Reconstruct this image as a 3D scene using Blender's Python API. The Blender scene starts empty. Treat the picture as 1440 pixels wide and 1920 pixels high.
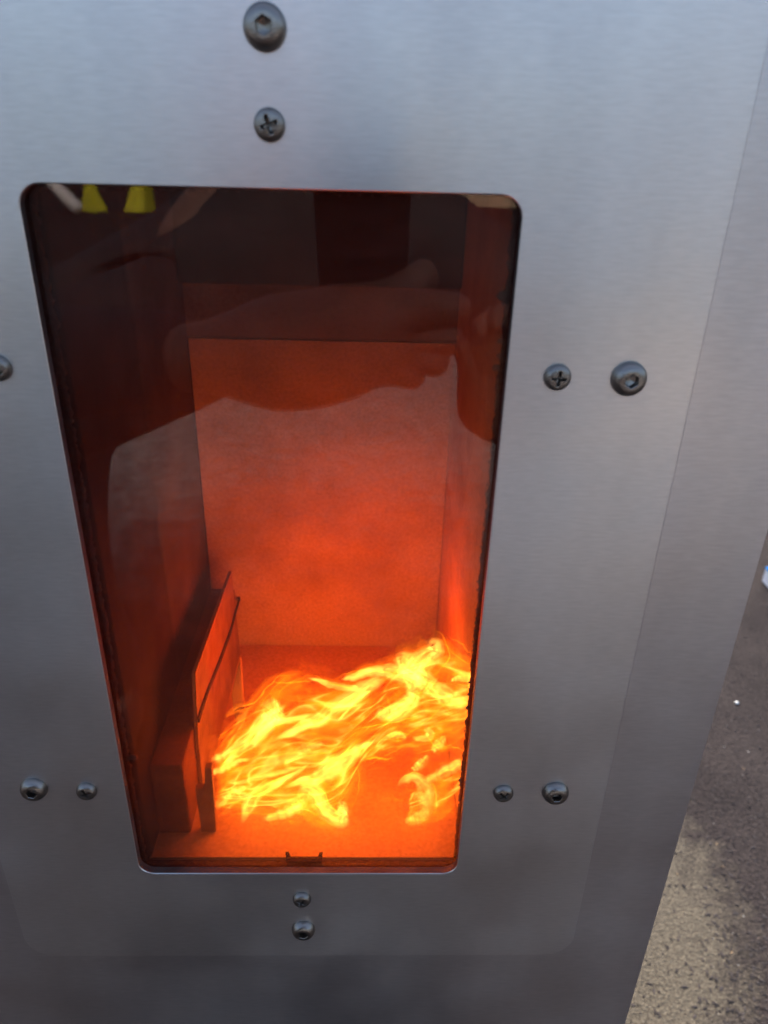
import bpy, bmesh, math, random
from mathutils import Vector, Matrix, noise
random.seed(7)
SC = bpy.context.scene
COL = SC.collection
R = math.radians
PI = math.pi

# ------------------------------------------------------------------ camera
ZB = 0.67                                     # height of the window's lower edge above the ground
CAM = Vector((0.03391, -0.28866, ZB + 0.37669))
PITCH, YAW, ROLL, FPX = 0.46553, 0.03063, 0.02745, 1400.0
FW = Vector((math.sin(YAW)*math.cos(PITCH), math.cos(YAW)*math.cos(PITCH), -math.sin(PITCH)))
r0 = FW.cross(Vector((0, 0, 1))).normalized(); u0 = r0.cross(FW)
RT = math.cos(ROLL)*r0 + math.sin(ROLL)*u0
UP = -math.sin(ROLL)*r0 + math.cos(ROLL)*u0
cd = bpy.data.cameras.new('camera'); cam = bpy.data.objects.new('camera', cd); COL.objects.link(cam)
M = Matrix((RT, UP, -FW)).transposed().to_4x4(); M.translation = CAM
cam.matrix_world = M
cd.sensor_fit = 'VERTICAL'; cd.sensor_height = 36; cd.lens = FPX/1920*36
cd.clip_start = 0.01; cd.clip_end = 2000
cd.dof.use_dof = True; cd.dof.focus_distance = 0.43; cd.dof.aperture_fstop = 10
SC.camera = cam

# ------------------------------------------------------------------ sky, sun, exposure
SUN_EL, SUN_AZ = 42, 8                       # azimuth measured from +Y (behind the stove) towards +X
w = bpy.data.worlds.new('World'); SC.world = w; w.use_nodes = True
nt = w.node_tree; bg = nt.nodes['Background']
sky = nt.nodes.new('ShaderNodeTexSky'); sky.sky_type = 'NISHITA'; sky.sun_disc = False
sky.sun_elevation = R(SUN_EL); sky.sun_rotation = R(SUN_AZ); sky.dust_density = 5; sky.air_density = 1.0
nt.links.new(sky.outputs[0], bg.inputs[0]); bg.inputs[1].default_value = 0.14
sl = bpy.data.lights.new('sun', 'SUN'); sl.energy = .7; sl.angle = R(10); sl.color = (1, .95, .87)
sun = bpy.data.objects.new('sun', sl); COL.objects.link(sun)
sd = Vector((math.sin(R(SUN_AZ))*math.cos(R(SUN_EL)), math.cos(R(SUN_AZ))*math.cos(R(SUN_EL)), math.sin(R(SUN_EL))))
sun.rotation_euler = sd.to_track_quat('Z', 'Y').to_euler()
SC.view_settings.view_transform = 'Standard'; SC.view_settings.look = 'None'
SC.view_settings.exposure = 1.65; SC.view_settings.gamma = 1
SC.render.engine = 'CYCLES'
cy = SC.cycles
cy.use_denoising = True
try: cy.denoiser = 'OPENIMAGEDENOISE'
except Exception: pass
cy.denoising_input_passes = 'RGB_ALBEDO'; cy.denoising_prefilter = 'ACCURATE'
cy.max_bounces = 10; cy.diffuse_bounces = 5; cy.glossy_bounces = 5; cy.transparent_max_bounces = 96; cy.transmission_bounces = 4
cy.caustics_reflective = False; cy.caustics_refractive = False; cy.sample_clamp_indirect = 4.0

# ------------------------------------------------------------------ helpers
def ray(x, y): return (FW + RT*((x-720)/FPX) - UP*((y-960)/FPX))
def px(x, y, Y=0.0):                          # pixel of the photograph -> point in the vertical plane at depth Y
    d = ray(x, y); return CAM + d*((Y-CAM.y)/d.y)
def px_x(x, y, X):
    d = ray(x, y); return CAM + d*((X-CAM.x)/d.x)
def px_z(x, y, Z):
    d = ray(x, y); return CAM + d*((Z-CAM.z)/d.z)

def mesh_obj(name, verts, faces, mat=None, parent=None, smooth=False, uvs=None):
    me = bpy.data.meshes.new(name); me.from_pydata([tuple(v) for v in verts], [], faces); me.update()
    o = bpy.data.objects.new(name, me); COL.objects.link(o)
    if mat: me.materials.append(mat)
    if smooth: me.polygons.foreach_set('use_smooth', [True]*len(me.polygons))
    if parent: o.parent = parent
    return o
def bm_obj(name, bm, mat=None, parent=None, smooth=False):
    bmesh.ops.recalc_face_normals(bm, faces=bm.faces[:])
    me = bpy.data.meshes.new(name); bm.to_mesh(me); bm.free()
    o = bpy.data.objects.new(name, me); COL.objects.link(o)
    if mat: me.materials.append(mat)
    if smooth: me.polygons.foreach_set('use_smooth', [True]*len(me.polygons))
    if parent: o.parent = parent
    return o
def empty(name, label, cat, loc=(0, 0, 0), group=None):
    o = bpy.data.objects.new(name, None); COL.objects.link(o); o.location = loc; o.empty_display_size = .05
    o['label'] = label; o['category'] = cat
    if group: o['group'] = group
    return o
def tag(o, label, cat, group=None):
    o['label'] = label; o['category'] = cat
    if group: o['group'] = group
    return o
def box_bm(x0, x1, y0, y1, z0, z1, bev=0.0, seg=1):
    bm = bmesh.new()
    bmesh.ops.create_cube(bm, size=1)
    for v in bm.verts:
        v.co = Vector((x0+(v.co.x+.5)*(x1-x0), y0+(v.co.y+.5)*(y1-y0), z0+(v.co.z+.5)*(z1-z0)))
    if bev: bmesh.ops.bevel(bm, geom=bm.edges[:], offset=bev, segments=seg, profile=.5, affect='EDGES')
    return bm
def rrect(x0, x1, z0, z1, r, n=8, off=0.0):
    """rounded rectangle in XZ, always the same number of points"""
    x0 -= off; x1 += off; z0 -= off; z1 += off; r = max(r+off, 1e-4)
    pts = []
    for cx, cz, a in ((x1-r, z1-r, 0), (x0+r, z1-r, 90), (x0+r, z0+r, 180), (x1-r, z0+r, 270)):
        for k in range(n+1):
            t = R(a+90*k/n); pts.append((cx+r*math.cos(t), cz+r*math.sin(t)))
    return pts
def loft(bm, loops, closed=False):
    vs = [[bm.verts.new(p) for p in L] for L in loops]
    n = len(vs[0]); prs = list(zip(vs[:-1], vs[1:])) + ([(vs[-1], vs[0])] if closed else [])
    for a, b in prs:
        for i in range(n): bm.faces.new((a[i], a[(i+1) % n], b[(i+1) % n], b[i]))
    return vs
def ring_plate(outer, inner, y0, y1, ch, ro, ri, lip=None):
    """sheet in XZ between y0 (front) and y1 (back): rounded outside, rounded hole, chamfered edges"""
    bm = bmesh.new(); P = lambda pts, y: [(p[0], y, p[1]) for p in pts]
    loft(bm, [P(rrect(*outer, ro), y1), P(rrect(*outer, ro), y0+ch), P(rrect(*outer, ro, off=-ch), y0),
              P(rrect(*inner, ri, off=ch), y0), P(rrect(*inner, ri), y0+ch), P(rrect(*inner, ri), lip or y1)] + ([P(rrect(*inner, ri, off=.0012), lip), P(rrect(*inner, ri, off=.0012), y1)] if lip else []), True)
    return bm
def prism(poly3, nrm):
    """polygon of 3-D points extruded by the vector nrm"""
    bm = bmesh.new(); a = [bm.verts.new(p) for p in poly3]; b = [bm.verts.new(Vector(p)+Vector(nrm)) for p in poly3]
    bm.faces.new(a); bm.faces.new(b[::-1]); n = len(a)
    for i in range(n): bm.faces.new((a[i], a[(i+1) % n], b[(i+1) % n], b[i]))
    return bm
def crspline(pts, n):
    out = []; P = [pts[0]] + list(pts) + [pts[-1]]; m = len(pts)-1
    for k in range(n):
        t = k/(n-1)*m; i = min(int(t), m-1); f = t-i
        a, b, c, d = P[i], P[i+1], P[i+2], P[i+3]
        out.append(tuple(.5*((2*b[j]) + (-a[j]+c[j])*f + (2*a[j]-5*b[j]+4*c[j]-d[j])*f*f + (-a[j]+3*b[j]-3*c[j]+d[j])*f**3) for j in range(len(a))))
    return out

# ------------------------------------------------------------------ materials
def new_mat(name):
    m = bpy.data.materials.new(name); m.use_nodes = True
    t = m.node_tree; return m, t, t.nodes, t.links, t.nodes.get('Principled BSDF')
def simple(name, col, rough=.6, metal=0, spec=.5, bump=0, bscale=100, var=.0, vscale=20, stretch=(1, 1, 1)):
    m, t, N, L, b = new_mat(name)
    b.inputs['Base Color'].default_value = (*col, 1); b.inputs['Roughness'].default_value = rough
    b.inputs['Metallic'].default_value = metal; b.inputs['Specular IOR Level'].default_value = spec
    tc = N.new('ShaderNodeTexCoord'); mp = N.new('ShaderNodeMapping'); mp.inputs['Scale'].default_value = stretch
    L.new(tc.outputs['Object'], mp.inputs[0])
    if var:
        n = N.new('ShaderNodeTexNoise'); n.inputs['Scale'].default_value = vscale; n.inputs['Detail'].default_value = 6
        L.new(mp.outputs[0], n.inputs['Vector'])
        r = N.new('ShaderNodeValToRGB'); e = r.color_ramp.elements
        e[0].position = .3; e[1].position = .7
        e[0].color = (*[c*(1-var) for c in col], 1); e[1].color = (*[min(1, c*(1+var)) for c in col], 1)
        L.new(n.outputs[0], r.inputs[0]); L.new(r.outputs[0], b.inputs['Base Color'])
    if bump:
        n = N.new('ShaderNodeTexNoise'); n.inputs['Scale'].default_value = bscale; n.inputs['Detail'].default_value = 5
        L.new(mp.outputs[0], n.inputs['Vector'])
        bp = N.new('ShaderNodeBump'); bp.inputs['Strength'].default_value = bump; bp.inputs['Distance'].default_value = .001
        L.new(n.outputs[0], bp.inputs['Height']); L.new(bp.outputs[0], b.inputs['Normal'])
    return m

def steel_mat(name, base, rough, aniso):
    m, t, N, L, b = new_mat(name)
    b.inputs['Metallic'].default_value = 1; b.inputs['Anisotropic'].default_value = aniso
    vt = N.new('ShaderNodeCombineXYZ'); vt.inputs[0].default_value = .12; vt.inputs[1].default_value = .1; vt.inputs[2].default_value = 1; L.new(vt.outputs[0], b.inputs['Tangent'])
    tc = N.new('ShaderNodeTexCoord')
    mp = N.new('ShaderNodeMapping'); mp.inputs['Scale'].default_value = (130, 130, 900); L.new(tc.outputs['Object'], mp.inputs[0])
    n = N.new('ShaderNodeTexNoise'); n.inputs['Scale'].default_value = 1; n.inputs['Detail'].default_value = 2; L.new(mp.outputs[0], n.inputs['Vector'])
    mv = N.new('ShaderNodeMapping'); mv.inputs['Scale'].default_value = (30, 30, 3); L.new(tc.outputs['Object'], mv.inputs[0])
    nv = N.new('ShaderNodeTexNoise'); nv.inputs['Scale'].default_value = 1; nv.inputs['Detail'].default_value = 3; L.new(mv.outputs[0], nv.inputs['Vector'])
    n2 = N.new('ShaderNodeTexNoise'); n2.inputs['Scale'].default_value = 14; n2.inputs['Detail'].default_value = 5; L.new(tc.outputs['Object'], n2.inputs['Vector'])
    ad = N.new('ShaderNodeMath'); ad.operation = 'ADD'; L.new(n.outputs[0], ad.inputs[0]); L.new(nv.outputs[0], ad.inputs[1])
    mr = N.new('ShaderNodeMapRange'); mr.inputs[1].default_value = .7; mr.inputs[2].default_value = 1.3
    mr.inputs[3].default_value = .92; mr.inputs[4].default_value = 1.06; L.new(ad.outputs[0], mr.inputs[0])
    mx = N.new('ShaderNodeVectorMath'); mx.operation = 'SCALE'; mx.inputs[0].default_value = base; L.new(mr.outputs[0], mx.inputs['Scale'])
    L.new(mx.outputs[0], b.inputs['Base Color'])
    rr = N.new('ShaderNodeMapRange'); rr.inputs[1].default_value = .3; rr.inputs[2].default_value = .7
    rr.inputs[3].default_value = rough-.03; rr.inputs[4].default_value = rough+.06; L.new(n2.outputs[0], rr.inputs[0]); L.new(rr.outputs[0], b.inputs['Roughness'])
    return m
M_door = steel_mat('brushed_steel_door', (.58, .57, .57), .33, .58)
M_body = steel_mat('brushed_steel_body', (.52, .505, .515), .33, .55)
M_bolt = simple('bolt_steel', (.22, .205, .19), .30, 1, bump=.15, bscale=900)
M_screw = simple('screw_steel', (.21, .195, .18), .34, 1, bump=.15, bscale=900)
M_iron = simple('sooty_iron', (.035, .03, .028), .8, 0, .3, bump=.4, bscale=300, var=.3, vscale=40)
M_frame = simple('heat_darkened_steel', (.10, .08, .07), .7, .3, .3, bump=.3, bscale=300, var=.3, vscale=30)
M_plate = simple('heat_scaled_plate', (.20, .12, .065), .75, 0, .3, bump=.5, bscale=250, var=.25, vscale=60)
M_liner = simple('dark_liner', (.03, .02, .018), .85, 0, .2, bump=.5, bscale=260, var=.35, vscale=35)

def board_mat(name, col, soot):
    m, t, N, L, b = new_mat(name)
    b.inputs['Roughness'].default_value = .95; b.inputs['Specular IOR Level'].default_value = .1
    tc = N.new('ShaderNodeTexCoord')
    n = N.new('ShaderNodeTexNoise'); n.inputs['Scale'].default_value = 420; n.inputs['Detail'].default_value = 6; L.new(tc.outputs['Object'], n.inputs['Vector'])
    n2 = N.new('ShaderNodeTexNoise'); n2.inputs['Scale'].default_value = 16; n2.inputs['Detail'].default_value = 6; L.new(tc.outputs['Object'], n2.inputs['Vector'])
    v = N.new('ShaderNodeTexVoronoi'); v.inputs['Scale'].default_value = 260; L.new(tc.outputs['Object'], v.inputs['Vector'])
    r = N.new('ShaderNodeValToRGB'); e = r.color_ramp.elements
    e[0].position = .33; e[0].color = (*[c*.86 for c in col], 1); e[1].position = .62; e[1].color = (*[min(1, c*1.05) for c in col], 1)
    L.new(n.outputs[0], r.inputs[0])
    r2 = N.new('ShaderNodeValToRGB'); e = r2.color_ramp.elements
    e[0].position = .35; e[0].color = (1-soot,)*3+(1,); e[1].position = .6; e[1].color = (1, 1, 1, 1); L.new(n2.outputs[0], r2.inputs[0])
    mx = N.new('ShaderNodeMix'); mx.data_type = 'RGBA'; mx.blend_type = 'MULTIPLY'; mx.inputs[0].default_value = 1
    L.new(r.outputs[0], mx.inputs[6]); L.new(r2.outputs[0], mx.inputs[7]); L.new(mx.outputs[2], b.inputs['Base Color'])
    ad = N.new('ShaderNodeMath'); ad.operation = 'SUBTRACT'; L.new(n.outputs[0], ad.inputs[0])
    pit = N.new('ShaderNodeMapRange'); pit.inputs[1].default_value = .0; pit.inputs[2].default_value = .16; pit.inputs[3].default_value = .8; pit.inputs[4].default_value = 0
    L.new(v.outputs['Distance'], pit.inputs[0]); L.new(pit.outputs[0], ad.inputs[1])
    bp = N.new('ShaderNodeBump'); bp.inputs['Strength'].default_value = .35; bp.inputs['Distance'].default_value = .0008
    L.new(ad.outputs[0], bp.inputs['Height']); L.new(bp.outputs[0], b.inputs['Normal'])
    return m
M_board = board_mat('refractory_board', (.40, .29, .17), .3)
M_board_dark = board_mat('dark_board', (.085, .065, .055), .4)  # darker tone of board for the left wall and ceiling
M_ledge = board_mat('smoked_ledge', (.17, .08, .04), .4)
M_floor = board_mat('hearth_board', (.44, .27, .13), .3)
M_board_mid = board_mat('brown_board', (.16, .11, .07), .3)  # darker brown tone for the upper part of the back wall

def glass_mat():
    m, t, N, L, b = new_mat('stove_glass'); N.remove(b)
    out = N['Material Output']
    tr = N.new('ShaderNodeBsdfTransparent'); tr.inputs[0].default_value = (.92, .80, .64, 1)
    # darker brown tint towards the top and the left of the pane
    tcs = N.new('ShaderNodeTexCoord'); sps = N.new('ShaderNodeSeparateXYZ'); L.new(tcs.outputs['Object'], sps.inputs[0])
    ns = N.new('ShaderNodeTexNoise'); ns.inputs['Scale'].default_value = 11; ns.inputs['Detail'].default_value = 6; L.new(tcs.outputs['Object'], ns.inputs['Vector'])
    def so(axis, lo, hi):
        k = N.new('ShaderNodeMapRange'); k.interpolation_type = 'SMOOTHSTEP'; k.inputs[1].default_value = lo; k.inputs[2].default_value = hi; L.new(sps.outputs[axis], k.inputs[0]); return k
    s1, s2 = so(2, ZB+.15, ZB+.37), so(0, -.035, -.085)
    sa = N.new('ShaderNodeMath'); sa.operation = 'MAXIMUM'; L.new(s1.outputs[0], sa.inputs[0]); L.new(s2.outputs[0], sa.inputs[1])
    sb = N.new('ShaderNodeMath'); sb.operation = 'MULTIPLY_ADD'; sb.inputs[1].default_value = .7; sb.inputs[2].default_value = -.30; L.new(ns.outputs[0], sb.inputs[0])
    sc_ = N.new('ShaderNodeMath'); sc_.operation = 'ADD'; sc_.use_clamp = True; L.new(sa.outputs[0], sc_.inputs[0]); L.new(sb.outputs[0], sc_.inputs[1])
    mc = N.new('ShaderNodeMix'); mc.data_type = 'RGBA'; mc.inputs[6].default_value = (.92, .80, .64, 1); mc.inputs[7].default_value = (.66, .58, .56, 1)
    L.new(sc_.outputs[0], mc.inputs[0]); L.new(mc.outputs[2], tr.inputs[0])
    gl = N.new('ShaderNodeBsdfGlossy'); gl.inputs['Roughness'].default_value = 0.01
    fr = N.new('ShaderNodeFresnel'); fr.inputs[0].default_value = 1.52
    ge = N.new('ShaderNodeNewGeometry'); io = N.new('ShaderNodeMapRange'); io.inputs[3].default_value = 1.52; io.inputs[4].default_value = 1/1.52
    L.new(ge.outputs['Backfacing'], io.inputs[0]); L.new(io.outputs[0], fr.inputs[0])
    m1 = N.new('ShaderNodeMixShader'); L.new(fr.outputs[0], m1.inputs[0]); L.new(tr.outputs[0], m1.inputs[1]); L.new(gl.outputs[0], m1.inputs[2])
    # film of ash and smears, thickened to imitate the hazy glare of the fire
    dfa = N.new('ShaderNodeBsdfDiffuse'); dfa.inputs[0].default_value = (.5, .46, .44, 1)
    dfb = N.new('ShaderNodeBsdfTranslucent'); dfb.inputs[0].default_value = (.8, .55, .35, 1)
    df = N.new('ShaderNodeMixShader'); df.inputs[0].default_value = .75; L.new(dfa.outputs[0], df.inputs[1]); L.new(dfb.outputs[0], df.inputs[2])
    tc = N.new('ShaderNodeTexCoord')
    n = N.new('ShaderNodeTexNoise'); n.inputs['Scale'].default_value = 9; n.inputs['Detail'].default_value = 9; n.inputs['Roughness'].default_value = .65; L.new(tc.outputs['Object'], n.inputs['Vector'])
    mp = N.new('ShaderNodeMapping'); mp.inputs['Scale'].default_value = (60, 60, 220); L.new(tc.outputs['Object'], mp.inputs[0])
    n2 = N.new('ShaderNodeTexNoise'); n2.inputs['Scale'].default_value = 1; n2.inputs['Detail'].default_value = 4; L.new(mp.outputs[0], n2.inputs['Vector'])
    mu = N.new('ShaderNodeMath'); mu.operation = 'MULTIPLY'; L.new(n.outputs[0], mu.inputs[0]); L.new(n2.outputs[0], mu.inputs[1])
    mr = N.new('ShaderNodeMapRange'); mr.inputs[1].default_value = .24; mr.inputs[2].default_value = .5; mr.inputs[3].default_value = .022; mr.inputs[4].default_value = .055
    L.new(mu.outputs[0], mr.inputs[0])
    m2 = N.new('ShaderNodeMixShader'); L.new(mr.outputs[0], m2.inputs[0]); L.new(m1.outputs[0], m2.inputs[1]); L.new(df.outputs[0], m2.inputs[2])
    L.new(m2.outputs[0], out.inputs[0])
    return m
M_glass = glass_mat()

def gasket_mat():
    m, t, N, L, b = new_mat('fibre_gasket')
    b.inputs['Base Color'].default_value = (.05, .045, .045, 1); b.inputs['Roughness'].default_value = .95
    tl = N.new('ShaderNodeBsdfTranslucent'); tl.inputs[0].default_value = (.30, .22, .18, 1)
    tc = N.new('ShaderNodeTexCoord'); n = N.new('ShaderNodeTexNoise'); n.inputs['Scale'].default_value = 500; n.inputs['Detail'].default_value = 4
    L.new(tc.outputs['Object'], n.inputs['Vector'])
    r = N.new('ShaderNodeValToRGB'); e = r.color_ramp.elements
    e[0].position = .45; e[0].color = (.02, .018, .018, 1); e[1].position = .75; e[1].color = (.22, .19, .16, 1); L.new(n.outputs[0], r.inputs[0]); L.new(r.outputs[0], b.inputs['Base Color'])
    mx = N.new('ShaderNodeMixShader'); mx.inputs[0].default_value = .6; L.new(b.outputs[0], mx.inputs[1]); L.new(tl.outputs[0], mx.inputs[2]); L.new(mx.outputs[0], N['Material Output'].inputs[0])
    return m
M_gasket = gasket_mat()
M_fluff = simple('pale_fibre', (.22, .17, .14), .95, bump=.6, bscale=800)

def flame_mat(name, col, strength, power, nlo, nhi, sx, sy):
    """thin glowing gas: adds light to what is behind it, densest through the middle of each tongue"""
    m, t, N, L, b = new_mat(name); N.remove(b); out = N['Material Output']
    tr = N.new('ShaderNodeBsdfTransparent'); em = N.new('ShaderNodeEmission'); em.inputs[0].default_value = (*col, 1)
    ad = N.new('ShaderNodeAddShader'); L.new(tr.outputs[0], ad.inputs[0]); L.new(em.outputs[0], ad.inputs[1]); L.new(ad.outputs[0], out.inputs[0])
    lw = N.new('ShaderNodeLayerWeight'); lw.inputs[0].default_value = .5
    inv = N.new('ShaderNodeMath'); inv.operation = 'SUBTRACT'; inv.inputs[0].default_value = 1; L.new(lw.outputs['Facing'], inv.inputs[1])
    pw = N.new('ShaderNodeMath'); pw.operation = 'POWER'; pw.inputs[1].default_value = power; L.new(inv.outputs[0], pw.inputs[0])
    at = N.new('ShaderNodeAttribute'); at.attribute_name = 'glow'
    fl = N.new('ShaderNodeAttribute'); fl.attribute_name = 'flow'
    mp = N.new('ShaderNodeMapping'); mp.inputs['Scale'].default_value = (sx, sy, sy); L.new(fl.outputs['Vector'], mp.inputs[0])
    n = N.new('ShaderNodeTexNoise'); n.inputs['Scale'].default_value = 1; n.inputs['Detail'].default_value = 4; n.inputs['Distortion'].default_value = .6; L.new(mp.outputs[0], n.inputs['Vector'])
    mr = N.new('ShaderNodeMapRange'); mr.inputs[1].default_value = .35; mr.inputs[2].default_value = .65; mr.inputs[3].default_value = nlo; mr.inputs[4].default_value = nhi
    L.new(n.outputs[0], mr.inputs[0])
    a = N.new('ShaderNodeMath'); a.operation = 'MULTIPLY'; L.new(pw.outputs[0], a.inputs[0]); L.new(at.outputs['Fac'], a.inputs[1])
    c = N.new('ShaderNodeMath'); c.operation = 'MULTIPLY'; L.new(a.outputs[0], c.inputs[0]); L.new(mr.outputs[0], c.inputs[1])
    d = N.new('ShaderNodeMath'); d.operation = 'MULTIPLY'; d.inputs[1].default_value = strength; L.new(c.outputs[0], d.inputs[0]); L.new(d.outputs[0], em.inputs[1])
    m.cycles.emission_sampling = 'NONE'
    return m
M_core = flame_mat('flame_core', (1.0, .46, .09), .62, 3.2, .2, 1.5, 45, 260)
M_mid = flame_mat('flame_mid', (1.0, .24, .003), .13, 2.4, .05, 1.6, 50, 190)
M_wisp = flame_mat('flame_wisp', (1.0, .33, .012), .42, 1.8, .2, 1.4, 60, 100)
M_haze = flame_mat('flame_haze', (1.0, .14, .001), .11, 1.5, .2, 1.3, 40, 200)

# ------------------------------------------------------------------ ground
def ground_mat():
    m, t, N, L, b = new_mat('worn_asphalt')
    b.inputs['Roughness'].default_value = .9; b.inputs['Specular IOR Level'].default_value = .08
    tc = N.new('ShaderNodeTexCoord')
    def nz(s, d, r=.55):
        n = N.new('ShaderNodeTexNoise'); n.inputs['Scale'].default_value = s; n.inputs['Detail'].default_value = d; n.inputs['Roughness'].default_value = r
        L.new(tc.outputs['Object'], n.inputs['Vector']); return n
    a = nz(150, 8, .72); c = nz(7, 6); v = N.new('ShaderNodeTexVoronoi'); v.inputs['Scale'].default_value = 230; L.new(tc.outputs['Object'], v.inputs['Vector'])
    r = N.new('ShaderNodeValToRGB'); e = r.color_ramp.elements
    e[0].position = .32; e[0].color = (.014, .012, .012, 1); e[1].position = .7; e[1].color = (.066, .056, .056, 1); L.new(a.outputs[0], r.inputs[0])
    r2 = N.new('ShaderNodeValToRGB'); e = r2.color_ramp.elements
    e[0].position = .35; e[0].color = (.75, .72, .72, 1); e[1].position = .65; e[1].color = (1.15, 1.1, 1.05, 1); L.new(c.outputs[0], r2.inputs[0])
    mx = N.new('ShaderNodeMix'); mx.data_type = 'RGBA'; mx.blend_type = 'MULTIPLY'; mx.inputs[0].default_value = 1
    L.new(r.outputs[0], mx.inputs[6]); L.new(r2.outputs[0], mx.inputs[7])
    # pale tan patch of ground along the foot of the stove
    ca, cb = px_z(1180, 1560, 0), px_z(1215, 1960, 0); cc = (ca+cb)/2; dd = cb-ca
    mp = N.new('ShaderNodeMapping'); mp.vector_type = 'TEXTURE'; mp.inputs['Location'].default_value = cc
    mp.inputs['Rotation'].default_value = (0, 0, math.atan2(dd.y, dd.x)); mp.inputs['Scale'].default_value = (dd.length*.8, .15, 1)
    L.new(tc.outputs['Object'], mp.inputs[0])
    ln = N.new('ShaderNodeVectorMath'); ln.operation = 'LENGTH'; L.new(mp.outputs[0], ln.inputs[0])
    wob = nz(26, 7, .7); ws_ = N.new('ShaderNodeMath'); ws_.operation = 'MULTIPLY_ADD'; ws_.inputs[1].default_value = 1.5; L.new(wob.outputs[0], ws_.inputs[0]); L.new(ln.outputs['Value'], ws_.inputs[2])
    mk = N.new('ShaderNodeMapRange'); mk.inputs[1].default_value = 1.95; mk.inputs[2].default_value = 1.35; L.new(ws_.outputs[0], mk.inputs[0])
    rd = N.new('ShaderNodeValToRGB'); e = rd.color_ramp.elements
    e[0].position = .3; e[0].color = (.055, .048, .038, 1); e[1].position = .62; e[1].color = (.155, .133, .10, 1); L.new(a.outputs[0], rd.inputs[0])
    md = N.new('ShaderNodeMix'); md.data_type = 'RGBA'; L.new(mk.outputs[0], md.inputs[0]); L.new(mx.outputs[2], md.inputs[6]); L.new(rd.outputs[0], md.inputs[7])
    # sunlit stretch of ground further out in front, its brightness put into the colour
    sx = N.new('ShaderNodeSeparateXYZ'); L.new(tc.outputs['Object'], sx.inputs[0])
    wb = nz(2.2, 8, .65); wy = N.new('ShaderNodeMath'); wy.operation = 'MULTIPLY_ADD'; wy.inputs[1].default_value = 1.6; L.new(wb.outputs[0], wy.inputs[0]); L.new(sx.outputs[1], wy.inputs[2])
    mp2 = N.new('ShaderNodeMapRange'); mp2.inputs[1].default_value = -.35; mp2.inputs[2].default_value = -1.35; L.new(wy.outputs[0], mp2.inputs[0])
    mp3 = N.new('ShaderNodeMapRange'); mp3.inputs[1].default_value = -5.2; mp3.inputs[2].default_value = -3.4; L.new(wy.outputs[0], mp3.inputs[0])
    mpp = N.new('ShaderNodeMath'); mpp.operation = 'MULTIPLY'; L.new(mp2.outputs[0], mpp.inputs[0]); L.new(mp3.outputs[0], mpp.inputs[1])
    sp_ = nz(20, 7, .7); rp_ = N.new('ShaderNodeValToRGB'); e = rp_.color_ramp.elements
    e[0].position = .3; e[0].color = (.10, .09, .085, 1); e[1].position = .7; e[1].color = (.56, .52, .49, 1); L.new(sp_.outputs[0], rp_.inputs[0])
    me_ = N.new('ShaderNodeMix'); me_.data_type = 'RGBA'; L.new(mpp.outputs[0], me_.inputs[0]); L.new(md.outputs[2], me_.inputs[6]); L.new(rp_.outputs[0], me_.inputs[7])
    # light and dark flecks of stone
    fk = nz(420, 3, .6); rf = N.new('ShaderNodeValToRGB'); e = rf.color_ramp.elements
    e[0].position = .36; e[0].color = (.45, .45, .47, 1); e[1].position = .5; e[1].color = (1, 1, 1, 1)
    e2 = rf.color_ramp.elements.new(.64); e2.color = (1.2, 1.2, 1.2, 1); e3 = rf.color_ramp.elements.new(.70); e3.color = (2.6, 2.5, 2.4, 1)
    L.new(fk.outputs[0], rf.inputs[0]); mf = N.new('ShaderNodeMix'); mf.data_type = 'RGBA'; mf.blend_type = 'MULTIPLY'; mf.inputs[0].default_value = 1
    L.new(me_.outputs[2], mf.inputs[6]); L.new(rf.outputs[0], mf.inputs[7])
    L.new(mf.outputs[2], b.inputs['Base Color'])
    h = N.new('ShaderNodeMath'); h.operation = 'ADD'; L.new(a.outputs[0], h.inputs[0]); L.new(v.outputs['Distance'], h.inputs[1])
    bp = N.new('ShaderNodeBump'); bp.inputs['Strength'].default_value = .7; bp.inputs['Distance'].default_value = .003
    L.new(h.outputs[0], bp.inputs['Height']); L.new(bp.outputs[0], b.inputs['Normal'])
    return m
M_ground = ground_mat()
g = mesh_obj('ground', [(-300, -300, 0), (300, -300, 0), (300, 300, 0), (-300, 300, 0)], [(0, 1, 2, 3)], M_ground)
g['kind'] = 'structure'
# ------------------------------------------------------------------ stove
WX, WH = .09, .35913                          # half width and height of the window
HX, HB = .0, .0
z = lambda v: ZB+v
YB = 0.2
for _ in range(60):                           # depth of the back wall: right corner of it lies just right of the window
    YB += (.0958-px(838, 900, YB).x)*.8
XR = px(838, 900, YB).x; XL = px(376, 900, YB).x
ZF = ZB-.004
print('back wall', YB, XL, XR)
stove = empty('stove', 'brushed stainless steel stove with a tall glass window and a fire burning inside', 'stove', (0, .25, 0))
def P(o):                                     # parent without moving
    o.parent = stove; o.matrix_parent_inverse = Matrix.Translation((0, -.25, 0)); return o
dz0 = px(600, 1792, 0).z; hw = .922*.09*2
door = P(bm_obj('door_plate', ring_plate((-.166, .166, dz0, z(.56)), (-WX, WX, z(0), z(WH)), 0, .0018, .0004, .017, .0085, .0044), M_door))
BX = .2144
P(bm_obj('front_panel', ring_plate((-BX, BX, .05, z(.62)), (-WX-.010, WX+.010, z(-.010), z(WH+.010)), .0020, .0040, .0003, .002, .006), M_body))
P(bm_obj('side_panel', box_bm(BX-.002, BX-.0001, .0042, .55, .05, z(.62)), M_body))
P(bm_obj('side_panel', box_bm(-BX+.0001, -BX+.002, .0042, .55, .05, z(.62)), M_body))
P(bm_obj('back_panel', box_bm(-BX+.0022, BX-.0022, .548, .55, .05, z(.62)), M_body))
P(bm_obj('top_panel', box_bm(-BX, BX, .002, .55, z(.6203), z(.6225), .0005), M_body))
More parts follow.
